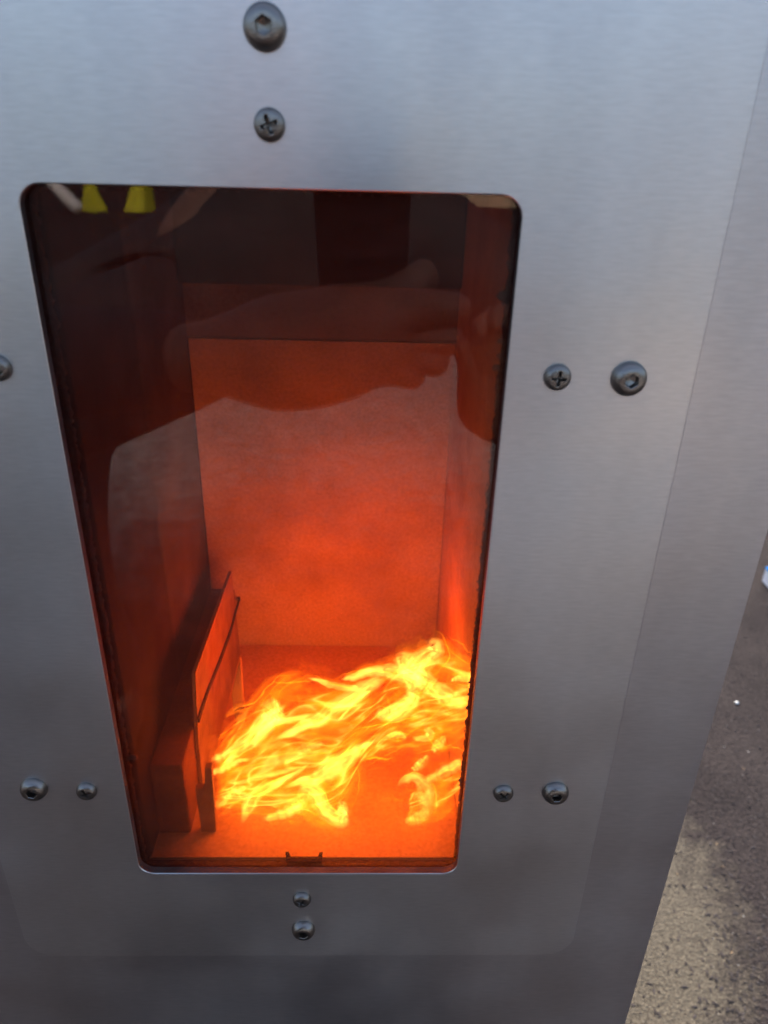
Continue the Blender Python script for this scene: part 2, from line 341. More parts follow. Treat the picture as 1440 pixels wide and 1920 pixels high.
P(bm_obj('base_panel', box_bm(-BX+.0022, BX-.0022, .0042, .5478, .05, .052), M_body))
for sx in (-1, 1):
    for yy in (.04, .5):
        P(bm_obj('leg', box_bm(sx*.18-.018, sx*.18+.018, yy-.018, yy+.018, 0, .0498, .002), M_iron))
dm = bpy.data.objects['door_plate'].data
dm.materials.append(simple('tinted_edge', (.05, .043, .04), .6, .3, .3, .4, 500, .5, 60))
for p_ in dm.polygons:
    c_ = p_.center
    if c_.y > .0006 and abs(c_.x) < WX+.001 and z(-.001) < c_.z < z(WH+.001): p_.material_index = 1
# glass
bm = box_bm(-WX-.008, WX+.008, .0046, .0086, z(-.008), z(WH+.008), .0004)
P(bm_obj('window_glass', bm, M_glass))
# gasket: fibre rope behind the glass with a ragged inner edge
def gasket():
    N = 720; inner0 = [(x*(1-.0165*(zz-ZB)/WH), zz) for x, zz in rrect(-WX+.0002, WX-.0002, z(-.0046), z(WH-.0016), .006, 40)]
    def resample(pts, n):
        L = [0]; 
        for i in range(len(pts)):
            a, b = pts[i], pts[(i+1) % len(pts)]; L.append(L[-1]+math.hypot(b[0]-a[0], b[1]-a[1]))
        out = []; j = 0
        for k in range(n):
            s = L[-1]*k/n
            while L[j+1] < s: j += 1
            f = (s-L[j])/max(L[j+1]-L[j], 1e-9); a, b = pts[j], pts[(j+1) % len(pts)]
            out.append((a[0]+(b[0]-a[0])*f, a[1]+(b[1]-a[1])*f))
        return out
    inn = resample(inner0, N); loops = [[], [], [], []]
    for k, (x, zz) in enumerate(inn):
        p = inn[k-1]; q = inn[(k+1) % N]; t = Vector((q[0]-p[0], q[1]-p[1])).normalized(); n = Vector((-t.y, t.x))
        j = noise.noise((x*420, zz*420, 1.3))*.0010 + noise.noise((x*1100, zz*1100, 4))*.0011
        
        a = (x+n.x*j, zz+n.y*j)
        ow = .0065
        loops[0].append((a[0], .0091+random.uniform(0, .0003), a[1]))
        loops[1].append((a[0], .0118, a[1]))
        loops[2].append((x-n.x*ow, .0118, zz-n.y*ow)); loops[3].append((x-n.x*ow, .0089, zz-n.y*ow))
    bm = bmesh.new(); loft(bm, loops, True); return bm, inn
gb, inn = gasket()
gasket_o = P(bm_obj('gasket', gb, M_gasket))
# frayed pale tufts on the gasket's inner edge
bm = bmesh.new()
for k in range(420):
    i = random.randrange(len(inn)); x, zz = inn[i]
    dens = 1.0 if (x < -.07 and zz < z(.3)) or zz < z(.01) or x > .08 else .3
    if random.random() > dens: continue
    s = random.uniform(.0003, .0009)*(1.6 if random.random() < .08 else 1)
    mt = Matrix.Translation((x+random.uniform(-.0006, .0006), .0092+random.uniform(0, .0008), zz+random.uniform(-.0006, .0006))) @ Matrix.Rotation(random.uniform(0, 6), 4, 'Y') @ Matrix.Diagonal((s*random.uniform(.6, 1.8), s*.4, s, 1))
    bmesh.ops.create_icosphere(bm, subdivisions=1, radius=1, matrix=mt)
tf = bm_obj('gasket_fibre', bm, M_fluff); tf.parent = gasket_o; tf['kind'] = 'stuff'
# loose scraps of charred gasket along the right edge
for (ax, ay, s) in ((943, 556, .0026), (932, 690, .0022), (938, 640, .0014), (925, 830, .0012), (250, 1420, .0028)):
    c = px(ax, ay, .0100); bm = bmesh.new()
    bmesh.ops.create_icosphere(bm, subdivisions=2, radius=1)
    for v in bm.verts:
        v.co *= 1+.5*noise.noise(v.co*1.7+Vector((ax, 0, 0))); v.co = Vector((v.co.x*s, v.co.y*s*.35, v.co.z*s*.8))+c
    sc_ = bm_obj('gasket_scrap', bm, M_fluff, None, True); sc_.parent = gasket_o
# dark clip over the lower run of the gasket
cl = [px(x, y, .0105) for x, y in ((535, 1599), (541, 1599), (545, 1608), (596, 1608), (599, 1600), (605, 1600), (603, 1619), (537, 1619))]
c_ = bm_obj('gasket_clip', prism(cl, (0, .0008, 0)), M_iron); c_.parent = gasket_o
# steel frame behind the gasket
P(bm_obj('window_frame', ring_plate((-.2, .2, .06, z(.5)), (-WX-.003, WX+.003, z(-.006), z(WH+.003)), .0120, .0136, .0003, .002, .007), M_frame))
# firebox
YP = .036
bz_top = px(600, 638, YB).z; up_top = px(600, 537, YB-.012).z
P(bm_obj('back_board', box_bm(XL+.0002, XR-.0001, YB, YB+.034, ZF-.01, bz_top, .0006), M_board))
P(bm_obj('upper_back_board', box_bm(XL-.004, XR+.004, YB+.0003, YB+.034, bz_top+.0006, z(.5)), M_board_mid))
P(bm_obj('right_board', box_bm(XR, XR+.02, .0137, YB+.036, ZF-.01, z(.5), .0006), M_board))
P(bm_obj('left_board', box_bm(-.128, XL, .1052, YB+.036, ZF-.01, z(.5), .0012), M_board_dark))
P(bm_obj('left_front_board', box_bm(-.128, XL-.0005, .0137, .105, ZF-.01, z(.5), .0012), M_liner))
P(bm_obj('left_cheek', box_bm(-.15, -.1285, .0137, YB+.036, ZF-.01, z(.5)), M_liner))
P(bm_obj('baffle_plate', box_bm(XL+.0004, XR-.0004, YB-.012, YB-.004, up_top, z(.4995), .0008), M_iron))
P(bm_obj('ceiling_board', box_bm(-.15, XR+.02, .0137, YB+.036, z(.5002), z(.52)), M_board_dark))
P(bm_obj('hearth_floor', box_bm(-.1284, XR-.0003, .0137, YB-.0003, ZF-.02, ZF, .0004), M_floor))
lt = px(300, 1436, .0306).z
P(bm_obj('side_ledge', box_bm(XL+.0003, -.0682, .0306, YB-.0006, ZF+.0002, lt, .001, 2), M_ledge))
# burner side plate: upright sheet beside the left board, its top edge falling to the back
XS = -.0655
poly = [px_x(x, y, XS) for x, y in ((382, 1483), (372, 1391), (366, 1262), (434, 1071))]
yb_ = poly[-1].y; print('plate', poly)
poly = [Vector((XS, poly[0].y, ZF+.0003))] + poly + [Vector((XS, yb_+.01, ZF+.0003))]
for v in poly: v.x = XS
bm = prism(poly, (-.0022, 0, 0)); P(bm_obj('burner_plate', bm, M_plate))
# dark raised strip standing in for the shaded slot down that plate
sp = [px_x(x, y, XS+.0006) for x, y in ((449, 1122), (441, 1150), (433, 1182), (412, 1240), (389, 1297), (378, 1330), (372, 1350))]
bm = bmesh.new(); prev = None; lp = []
for i, p in enumerate(sp):
    wv = .0016+.0014*noise.noise((i*1.7, 3, 1)); wv = max(wv, .0009)
    lp.append([(XS+.0001, p.y, p.z-wv), (XS+.0012, p.y, p.z-wv), (XS+.0012, p.y, p.z+wv), (XS+.0001, p.y, p.z+wv)])
vs = loft(bm, lp); bm.faces.new(vs[0]); bm.faces.new(vs[-1][::-1])
P(bm_obj('burner_seam', bm, M_iron))
# bracket foot at the front lower corner and pointed fin
a = px_z(378, 1560, ZF); b_ = px_z(405, 1560, ZF)
t1 = px(366, 1479, a.y); t2 = px(384, 1479, a.y); t3 = px(396, 1440, a.y); t4 = px(402, 1516, a.y)
bm = prism([a+Vector((0, 0, .0003)), b_+Vector((0, 0, .0003)), t4, t3, px(384, 1440, a.y), t2, t1], (0, .004, 0)); P(bm_obj('burner_bracket', bm, M_plate))
fy = .095
bm = prism([px(x, y, fy) for x, y in ((450, 1234), (434, 1304), (440, 1340), (446, 1395), (463, 1395), (459, 1345), (455, 1312))], (.0006, .002, 0)); P(bm_obj('burner_fin', bm, M_plate))

# bolts (hexagon socket button heads) and cross-recess screws, each with its own turn
def head_mesh(kind):
    n = 72; bm = bmesh.new()
    if kind == 'bolt':
        prof = [(1.0, 0), (1.0, .10), (.985, .17), (.93, .34), (.82, .50), (.70, .585), (.56, .63)]; rad = .0071
        def rr(t): s = PI/3; return .40*math.cos(PI/6)/math.cos((t % s)-PI/6)
        dep = .14; inner = [(1.1, .635), (1.0, .60), (.99, dep), (.55, dep-.06), (.02, dep-.10)]
    else:
        prof = [(1.0, 0), (1.0, .14), (.97, .27), (.90, .42), (.80, .53), (.68, .59)]; rad = .0054
        def rr(t):
            t = (t+PI/4) % (PI/2)-PI/4; c, s = abs(math.cos(t)), abs(math.sin(t))
            wv = .13; a = min(.56/c, 9); 
            return min(a, wv/max(s, 1e-3)) if s*a > wv else a
        dep = .2; inner = [(1.08, .60), (1.0, .585), (.92, .42), (.62, dep), (.05, dep-.08)]
    T = [2*PI*k/n for k in range(n)]; loops = []
    for r, h in prof: loops.append([(r*rad*math.cos(t), -h*rad, r*rad*math.sin(t)) for t in T])
    for f, h in inner: loops.append([(rr(t)*f*rad*math.cos(t), -h*rad, rr(t)*f*rad*math.sin(t)) for t in T])
    vs = loft(bm, loops); bm.faces.new(vs[-1])
    bmesh.ops.recalc_face_normals(bm, faces=bm.faces[:])
    me = bpy.data.meshes.new(kind); bm.to_mesh(me); bm.free()
    me.materials.append(M_bolt if kind == 'bolt' else M_screw)
    me.polygons.foreach_set('use_smooth', [True]*len(me.polygons))
    try: me.set_sharp_from_angle(angle=R(38))
    except Exception: pass
    return me
MEB, MES = head_mesh('bolt'), head_mesh('screw')
for kind, x, y in (('bolt', 496, 50), ('screw', 505, 234), ('screw', 1046, 708), ('bolt', 1180, 711), ('screw', -6, 690),
                   ('bolt', 63, 1480), ('screw', 162, 1484), ('screw', 944, 1488), ('bolt', 1042, 1487),
                   ('screw', 566, 1687), ('bolt', 569, 1744)):
    o = bpy.data.objects.new(kind, MEB if kind == 'bolt' else MES); COL.objects.link(o)
    p = px(x, y, -.001); o.location = (p.x, -.0001, p.z); o.rotation_euler = (0, random.uniform(0, 6), 0); P(o)

# ------------------------------------------------------------------ fire
fire = empty('fire', 'yellow and orange flames sweeping up to the right inside the stove', 'fire', (.03, .07, ZF))
FP = Matrix.Translation((-.03, -.07, -ZF))
def flame_depth(y, x=0):
    return max(.020, flame_depth0(y)-.058*min(max((x-780)/115, 0), 1))
def flame_depth0(y):
    if y > 1400: return .056+(.030-.056)*min((y-1400)/150, 1.1)
    return .056+(.088-.056)*min((1400-y)/160, 1.4)
def flame(pts, wid, glow, mat, name='flame_tongue', dY=0.0, e0=.15, e1=.2, wob=1.0):
    """pts in pixels; a tapered tube of glowing gas along a spline through the firebox"""
    n = 44; sp = crspline(pts, n); seg = 14
    W = wid if isinstance(wid, (list, tuple)) else [wid*.5, wid, wid*.6]
    ws = crspline([(v,) for v in W], n)
    ctr = []; 
    sd_ = random.uniform(0, 100)
    xm = sum(q_[0] for q_ in sp)/n*.5+max(q_[0] for q_ in sp)*.5
    for i, (x, y) in enumerate(sp):
        x += wob*2.0*noise.noise((i*.22, sd_, 0)); y += wob*2.0*noise.noise((i*.22, sd_, 7))
        ctr.append(px(x, y, max(.0195, flame_depth(y, xm if xm > 830 else 0)+dY)))
    V = []; G = []; F = []; L = 0
    for i in range(n):
        c = ctr[i]; t = (ctr[min(i+1, n-1)]-ctr[max(i-1, 0)]).normalized()
        if i: L += (ctr[i]-ctr[i-1]).length
        view = (c-CAM).normalized(); s = t.cross(view).normalized(); q = s.cross(t).normalized()
        rad = max(ws[i][0], .5)*.5*(c-CAM).dot(FW)/FPX
        u = i/(n-1); en = min(1, u/max(e0, 1e-3))*min(1, (1-u)/max(e1, 1e-3)); en = en*en*(3-2*en)
        rad *= (.25+.75*min(1, min(u/.12, (1-u)/.12)))*(1+.22*noise.noise((i*.3, sd_, 3)))
        for k in range(seg):
            a = 2*PI*k/seg; off = s*math.cos(a)*rad+q*math.sin(a)*rad*.9
            V.append(c+off); G.append(glow*en*(1+.3*noise.noise((i*.25, sd_, 11)))); F.append((L+sd_, math.cos(a)*rad, math.sin(a)*rad))
    faces = [(i*seg+k, i*seg+(k+1) % seg, (i+1)*seg+(k+1) % seg, (i+1)*seg+k) for i in range(n-1) for k in range(seg)]
    o = mesh_obj(name, V, faces, mat, None, True)
    me = o.data; a = me.attributes.new('glow', 'FLOAT', 'POINT'); a.data.foreach_set('value', G)
    a = me.attributes.new('flow', 'FLOAT_VECTOR', 'POINT'); a.data.foreach_set('vector', [c for f in F for c in f])
    o.parent = fire; o.matrix_parent_inverse = FP
    return o
A = lambda *p: [(540+a/3.789, 1180+b/3.789) for a, b in p]      # measured on the right half of the fire
B = lambda *p: [(180+a/3.789, 1180+b/3.789) for a, b in p]      # measured on its left half
S = 1/3.789*1.9
core = [
 (A((-120, 800), (0, 740), (120, 680), (230, 640), (330, 560), (430, 500), (540, 420), (640, 370), (700, 350)), [20*S, 40*S, 55*S, 50*S, 30*S], 1.25),
 (B((812, 935), (880, 910), (950, 880), (1080, 800), (1170, 720), (1270, 610), (1340, 560)), [30*S, 36*S, 60*S, 30*S], 1.1),
 (B((1130, 760), (1180, 700), (1290, 655), (1440, 630), (1560, 600)), [15*S, 30*S, 12*S], .8),
 (B((814, 1018), (900, 992), (1000, 940), (1110, 915)), [20*S, 26*S, 8*S], .7),
 (B((930, 1098), (1050, 1080), (1200, 1040), (1330, 1010), (1470, 975)), [10*S, 20*S, 14*S], .75),
 (B((845, 1285), (920, 1190), (1000, 1140), (1080, 1120)), [20*S, 36*S, 10*S], .55),
 (B((1038, 1385), (1075, 1270), (1130, 1180), (1230, 1120), (1350, 1060), (1450, 1000), (1530, 940)), [24*S, 48*S, 34*S, 20*S, 12*S], .95),
 (B((1180, 1350), (1290, 1320), (1400, 1290), (1480, 1230)), [18*S, 34*S, 20*S], .7),
 (B((1190, 680), (1240, 610), (1290, 580), (1330, 560)), [30*S, 95*S, 30*S], .95),
 (A((130, 335), (250, 375), (340, 405), (450, 420), (540, 425)), [8*S, 22*S, 26*S, 16*S], .95),
 (A((370, 352), (450, 345), (560, 305), (680, 295), (790, 310), (880, 335)), [8*S, 28*S, 36*S, 60*S, 70*S], 1.1),
 (A((745, 235), (800, 215), (850, 240), (880, 310), (850, 380), (790, 420)), [20*S, 60*S, 90*S, 90*S, 40*S], 1.2),
 (A((840, 390), (880, 320), (930, 250), (1000, 190), (1045, 150), (1030, 105), (965, 92)), [70*S, 100*S, 70*S, 55*S, 20*S], 1.1),
 (A((880, 330), (950, 365), (1020, 410), (1110, 455), (1190, 510), (1315, 545)), [70*S, 70*S, 60*S, 60*S, 40*S], 1.1),
 (A((1338, 235), (1328, 320), (1310, 400), (1300, 470)), [24*S, 40*S, 14*S], .9),
 (A((1150, 362), (1230, 345), (1310, 352)), [10*S, 24*S, 14*S], .8),
 (A((910, 420), (870, 510), (770, 590), (690, 605), (600, 592)), [50*S, 60*S, 56*S, 20*S], 1.15),
 (A((-40, 1125), (100, 1080), (200, 1060), (290, 1000), (400, 930), (480, 870), (560, 815), (650, 785)), [18*S, 36*S, 66*S, 60*S, 30*S, 10*S], 1.2),
 (A((-40, 960), (80, 880), (160, 830), (270, 815)), [20*S, 38*S, 12*S], .8),
 (A((350, 660), (430, 570), (520, 480), (600, 430)), [8*S, 14*S, 10*S], .8),
 (A((690, 770), (780, 745), (850, 785)), [8*S, 26*S, 8*S], .6),
 (A((880, 772), (980, 775), (1010, 740), (965, 690)), [14*S, 30*S, 20*S], .75),
 (A((1020, 880), (1070, 815), (1130, 770)), [8*S, 36*S, 10*S], .7),
 (A((870, 1000), (940, 960), (1000, 890)), [10*S, 34*S, 10*S], .7),
 (A((775, 1110), (830, 1070), (900, 1050), (960, 1100), (985, 1180), (970, 1250), (925, 1315)), [10*S, 30*S, 36*S, 74*S, 84*S, 20*S], .7),
 (A((955, 1075), (1060, 1040), (1160, 985), (1265, 935)), [20*S, 40*S, 34*S], .8),
 (A((60, 1200), (130, 1135), (200, 1180), (240, 1255), (300, 1320), (370, 1350), (400, 1310), (465, 1280)), [30*S, 60*S, 56*S, 50*S, 60*S, 24*S], 1.1),
 (A((380, 1220), (385, 1290), (370, 1355)), [20*S, 40*S, 12*S], .7),
 (A((-30, 1300), (60, 1250), (140, 1190)), [30*S, 50*S, 30*S], .7),
 (A((820, 1360), (920, 1345), (1010, 1280)), [14*S, 40*S, 30*S], .45),
]
for i, (p, wd, gl_) in enumerate(core): flame(p, [v*1.3 for v in wd], gl_*.9, M_core, dY=random.uniform(-.004, .006)); flame(p, [v*2.5 for v in wd], gl_*.8, M_mid, 'flame_glow', dY=.004, e0=.25, e1=.3)
mid = [
 (B((905, 630), (980, 560), (1100, 505), (1190, 390), (1290, 330), (1450, 285)), [10*S, 26*S, 26*S, 14*S], .7),
 (B((1120, 600), (1170, 520), (1250, 420), (1370, 330), (1480, 300)), [14*S, 30*S, 40*S, 14*S], .7),
 (B((905, 635), (1000, 590), (1100, 560), (1200, 480)), [10*S, 14*S, 8*S], .8),
 (B((870, 770), (950, 740), (1050, 680), (1130, 620)), [14*S, 20*S, 10*S], .7),
 (B((1230, 520), (1330, 420), (1440, 360), (1560, 330)), [40*S, 80*S, 30*S], .6),
 (B((1260, 480), (1400, 430), (1560, 400)), [60*S, 120*S, 50*S], .6),
 (B((830, 960), (960, 880), (1110, 810), (1250, 720), (1440, 690)), [90*S, 110*S, 130*S, 90*S], .8),
 (B((830, 1040), (960, 1010), (1150, 960), (1300, 900), (1440, 860)), [80*S, 110*S, 130*S, 100*S], .8),
 (B((830, 1120), (960, 1110), (1150, 1100), (1300, 1060), (1440, 990)), [70*S, 100*S, 110*S, 100*S], .7),
 (B((850, 1240), (960, 1200), (1100, 1190), (1300, 1200), (1440, 1180)), [60*S, 90*S, 110*S, 80*S], .5),
 (B((850, 1340), (960, 1280), (1060, 1270), (1200, 1300), (1380, 1340)), [12*S, 24*S, 34*S, 30*S], .6),
 (A((0, 620), (150, 560), (300, 500), (450, 440), (620, 380)), [60*S, 110*S, 130*S, 70*S], .6),
 (A((0, 800), (200, 730), (400, 640), (600, 540), (800, 450)), [60*S, 120*S, 150*S, 90*S], .55),
 (A((400, 760), (560, 700), (700, 670), (860, 640), (1010, 600)), [30*S, 50*S, 60*S, 40*S], .8),
 (A((600, 620), (800, 660), (1000, 650), (1200, 620)), [60*S, 130*S, 150*S, 80*S], .65),
 (A((700, 500), (850, 430), (1000, 330), (1130, 300), (1290, 330)), [80*S, 150*S, 190*S, 110*S], .8),
 (A((950, 560), (1100, 620), (1250, 640)), [60*S, 130*S, 70*S], .65),
 (A((850, 820), (1000, 800), (1130, 750), (1270, 730)), [60*S, 130*S, 110*S, 60*S], .75),
 (A((1060, 78), (1130, 100), (1180, 170), (1260, 230), (1345, 245)), [16*S, 40*S, 44*S, 30*S], .95),
 (A((1060, 130), (1120, 180), (1180, 260), (1280, 290)), [50*S, 100*S, 110*S, 50*S], .6),
 (A((340, 352), (470, 310), (620, 265), (750, 238)), [6*S, 12*S, 10*S], .7),
 (A((0, 900), (150, 860), (300, 860), (450, 800), (560, 740)), [70*S, 100*S, 120*S, 60*S], .65),
 (A((0, 1020), (150, 1000), (320, 930), (480, 830), (620, 740)), [60*S, 100*S, 120*S, 60*S], .65),
 (A((500, 880), (640, 850), (760, 820), (860, 800)), [40*S, 80*S, 90*S, 40*S], .7),
 (A((520, 930), (600, 905), (700, 935), (790, 925)), [12*S, 24*S, 14*S], .8),
 (A((480, 950), (470, 1080), (440, 1200), (400, 1300)), [70*S, 110*S, 110*S, 50*S], .7),
 (A((330, 1000), (330, 1120), (300, 1230)), [80*S, 150*S, 100*S], .75),
 (A((0, 1150), (120, 1230), (260, 1350), (380, 1380)), [60*S, 110*S, 80*S, 30*S], .6),
 (A((100, 1300), (200, 1390), (320, 1390), (420, 1330)), [20*S, 40*S, 50*S, 20*S], .6),
 (A((190, 1446), (270, 1425), (330, 1390), (400, 1370)), [8*S, 20*S, 12*S], .6),
 (A((1110, 1040), (1080, 1160), (1040, 1270), (920, 1345), (790, 1362)), [60*S, 110*S, 110*S, 60*S, 16*S], .8),
 (A((1260, 930), (1160, 1030), (1080, 1130), (1030, 1220)), [40*S, 80*S, 110*S, 50*S], .6),
 (A((650, 1200), (740, 1205), (850, 1225)), [8*S, 18*S, 6*S], .5),
 (A((530, 1015), (620, 990), (700, 985)), [4*S, 8*S, 4*S], .6),
 (A((1060, 960), (1150, 945), (1260, 930)), [6*S, 14*S, 8*S], .7),
]
for p, wd, gl_ in mid: flame(p, wd, gl_, M_mid, dY=random.uniform(-.002, .010))
haze = [
 (B((820, 1000), (1050, 900), (1300, 820), (1500, 760)), [200*S, 300*S, 320*S, 200*S], .9),
 (B((830, 1150), (1050, 1130), (1300, 1120), (1500, 1100)), [160*S, 260*S, 300*S, 200*S], .9),
 (B((1150, 640), (1350, 520), (1560, 470), (1800, 440)), [140*S, 240*S, 260*S, 140*S], .9),
 (A((0, 700), (300, 640), (600, 560), (900, 420), (1200, 380)), [200*S, 300*S, 320*S, 300*S, 160*S], .9),
 (A((400, 820), (700, 720), (1000, 660), (1280, 640)), [140*S, 260*S, 300*S, 160*S], .9),
 (A((900, 880), (1050, 860), (1260, 800)), [80*S, 180*S, 100*S], .8),
 (A((1020, 1330), (1080, 1180), (1180, 1060)), [80*S, 180*S, 80*S], .9),
 (A((100, 1050), (250, 1130), (400, 1240)), [160*S, 260*S, 120*S], .9),
 (A((0, 1340), (150, 1330), (330, 1330)), [100*S, 170*S, 80*S], .8),

]
for p, wd, gl_, *dy_ in haze: flame(p, wd, gl_, M_haze, 'flame_glow', dY=dy_[0] if dy_ else .006)
# thin sheets of burning gas that carry the tongues: rippled surfaces with the flow drawn out along them
def sheet_mat():
    m, t, N, L, b = new_mat('flame_sheet'); N.remove(b); out = N['Material Output']
    tr = N.new('ShaderNodeBsdfTransparent'); em = N.new('ShaderNodeEmission'); ad = N.new('ShaderNodeAddShader')
    L.new(tr.outputs[0], ad.inputs[0]); L.new(em.outputs[0], ad.inputs[1]); L.new(ad.outputs[0], out.inputs[0])
    fl = N.new('ShaderNodeAttribute'); fl.attribute_name = 'flow'; rm = N.new('ShaderNodeAttribute'); rm.attribute_name = 'glow'
    def nz(sx, sy, det, dist):
        mp = N.new('ShaderNodeMapping'); mp.inputs['Scale'].default_value = (sx, sy, 1); L.new(fl.outputs['Vector'], mp.inputs[0])
        n = N.new('ShaderNodeTexNoise'); n.inputs['Scale'].default_value = 1; n.inputs['Detail'].default_value = det; n.inputs['Distortion'].default_value = dist; L.new(mp.outputs[0], n.inputs['Vector']); return n
    def mth(op, a, b=None, c=None):
        k = N.new('ShaderNodeMath'); k.operation = op
        for i, v in enumerate((a, b, c)):
            if v is None: continue
            if isinstance(v, (int, float)): k.inputs[i].default_value = v
            else: L.new(v, k.inputs[i])
        return k.outputs[0]
    def sm(v, lo, hi):
        k = N.new('ShaderNodeMapRange'); k.interpolation_type = 'SMOOTHSTEP'; k.inputs[1].default_value = lo; k.inputs[2].default_value = hi; L.new(v, k.inputs[0]); return k.outputs[0]
    a = nz(1.15, 2.7, 1.0, 1.0); c = nz(1.2, 2.4, 2, 1.2); d = nz(2.0, 5.5, 1.2, .9)
    rg = lambda o, p: mth('POWER', mth('SUBTRACT', 1, mth('ABSOLUTE', mth('MULTIPLY_ADD', o, 4, -2))), p)
    big = mth('MAXIMUM', mth('SUBTRACT', 1, mth('ABSOLUTE', mth('MULTIPLY_ADD', a.outputs[0], 5, -2.5))), 0)
    fine = mth('MAXIMUM', mth('SUBTRACT', 1, mth('ABSOLUTE', mth('MULTIPLY_ADD', d.outputs[0], 6, -3))), 0)
    body = sm(c.outputs[0], .36, .66)
    e = mth('ADD', mth('MULTIPLY', mth('POWER', big, 2.8), .80), mth('MULTIPLY', mth('POWER', fine, 4), .12))
    e = mth('ADD', mth('MULTIPLY', e, mth('MULTIPLY_ADD', body, .8, .2)), mth('MULTIPLY', body, .20))
    edge = sm(mth('ADD', rm.outputs['Fac'], mth('MULTIPLY_ADD', d.outputs[0], .5, -.25)), .05, .55)
    e = mth('MULTIPLY', e, edge)
    cr = N.new('ShaderNodeValToRGB'); el = cr.color_ramp.elements
    el[0].position = 0; el[0].color = (1, .10, .001, 1); el[1].position = .9; el[1].color = (1, .55, .10, 1)
    q = cr.color_ramp.elements.new(.35); q.color = (1, .30, .008, 1)
    L.new(e, cr.inputs[0]); L.new(cr.outputs[0], em.inputs[0]); L.new(mth('MULTIPLY', e, .62), em.inputs[1])
    m.cycles.emission_sampling = 'NONE'; return m
M_sheet = sheet_mat()
TOPC = [(402, 1385), (440, 1335), (490, 1285), (560, 1258), (640, 1270), (700, 1262), (748, 1232), (800, 1200), (845, 1208), (905, 1235)]
BOTC = [(398, 1545), (440, 1552), (500, 1556), (565, 1556), (630, 1540), (672, 1470), (720, 1425), (780, 1425), (840, 1420), (905, 1385)]
def flame_sheet(dY, seed, ins, top=None, bot=None, ln=4.2, wd_=2.2):
    nu, nv = 70, 44; tc_, bc_ = crspline(top or TOPC, nu), crspline(bot or BOTC, nu); V, G, FL = [], [], []
    for i in range(nu):
        for j in range(nv):
            v = j/(nv-1); v2 = ins+v*(1-2*ins); x = tc_[i][0]*(1-v2)+bc_[i][0]*v2; y = tc_[i][1]*(1-v2)+bc_[i][1]*v2; u = i/(nu-1)
            rip = noise.noise((u*5, v*6+seed, seed))*.010
            V.append(px(x, y, max(.0185, flame_depth(y, x)+dY+rip))); rim = min(v, (1-v), u*2.2, 1)*3.2
            G.append(min(rim, 1)); FL.append((u*ln+seed*3.1+.25*v, v*wd_+seed*1.7, 0))
    F = [(i*nv+j, i*nv+j+1, (i+1)*nv+j+1, (i+1)*nv+j) for i in range(nu-1) for j in range(nv-1)]
    o = mesh_obj('flame_sheet', V, F, M_sheet, None, True); me = o.data
    a = me.attributes.new('glow', 'FLOAT', 'POINT'); a.data.foreach_set('value', G)
    a = me.attributes.new('flow', 'FLOAT_VECTOR', 'POINT'); a.data.foreach_set('vector', [c for f in FL for c in f])
    o.parent = fire; o.matrix_parent_inverse = FP
for k, (dy_, sd_, in_) in enumerate(((.014, 1.3, 0), (.002, 4.7, .02))): flame_sheet(dy_, sd_, in_)
flame_sheet(.004, 2.6, 0, [(765, 1482), (795, 1462), (830, 1452), (870, 1436), (905, 1408)], [(762, 1552), (795, 1552), (835, 1540), (870, 1505), (905, 1470)], 1.3, 1.0)
# hair-thin streaks running along the tongues
rs = random.Random(21)
for p, wd, gl_ in core+mid[:26]:
    for k in range(1):
        a1, a2, a3 = (rs.uniform(-1, 1)*max(wd)*.75 for _ in range(3)); m_ = len(p)
        q_ = []
        for i, (x, y) in enumerate(p):
            u = i/(m_-1); i0, i1 = max(i-1, 0), min(i+1, m_-1); tx, ty = p[i1][0]-p[i0][0], p[i1][1]-p[i0][1]; l_ = math.hypot(tx, ty)+1e-6
            o_ = (a1*(1-u)+a2*u)+a3*math.sin(PI*u)*.6
            q_.append((x-ty/l_*o_+tx*rs.uniform(-.06, .12), y+tx/l_*o_+ty*rs.uniform(-.06, .12)))
        flame(q_, [rs.uniform(.8, 1.6), rs.uniform(2.2, 5), rs.uniform(.8, 1.4)], rs.uniform(.25, .8)*min(1, gl_), M_wisp, 'flame_streak', rs.uniform(-.004, .008), .25, .3, 1.6)
# lamps for the light the fire gives off, with an added fill in front
def fire_lamp(loc, power, rad, col=(1, .05, .006)):
    l = bpy.data.lights.new('firelight', 'POINT'); l.energy = power; l.shadow_soft_size = rad; l.color = col
    o = bpy.data.objects.new('firelight', l); COL.objects.link(o); o.location = loc; o.parent = fire; o.matrix_parent_inverse = FP
FLP = .15
fire_lamp(px(690, 1170, .12), FLP*.9, .028, (1, .075, .006))
fire_lamp(px(570, 1190, .12), FLP*.8, .028, (1, .075, .006))
fire_lamp(px(530, 1430, .060), FLP*.3, .016, (1, .17, .009))
fire_lamp(px(730, 1440, .055), FLP*.3, .016, (1, .17, .009))
fire_lamp(px(480, 1400, .0175), FLP*.12, .010, (1, .17, .009))  # fill lamp added before the flames to brighten bracket and ledge

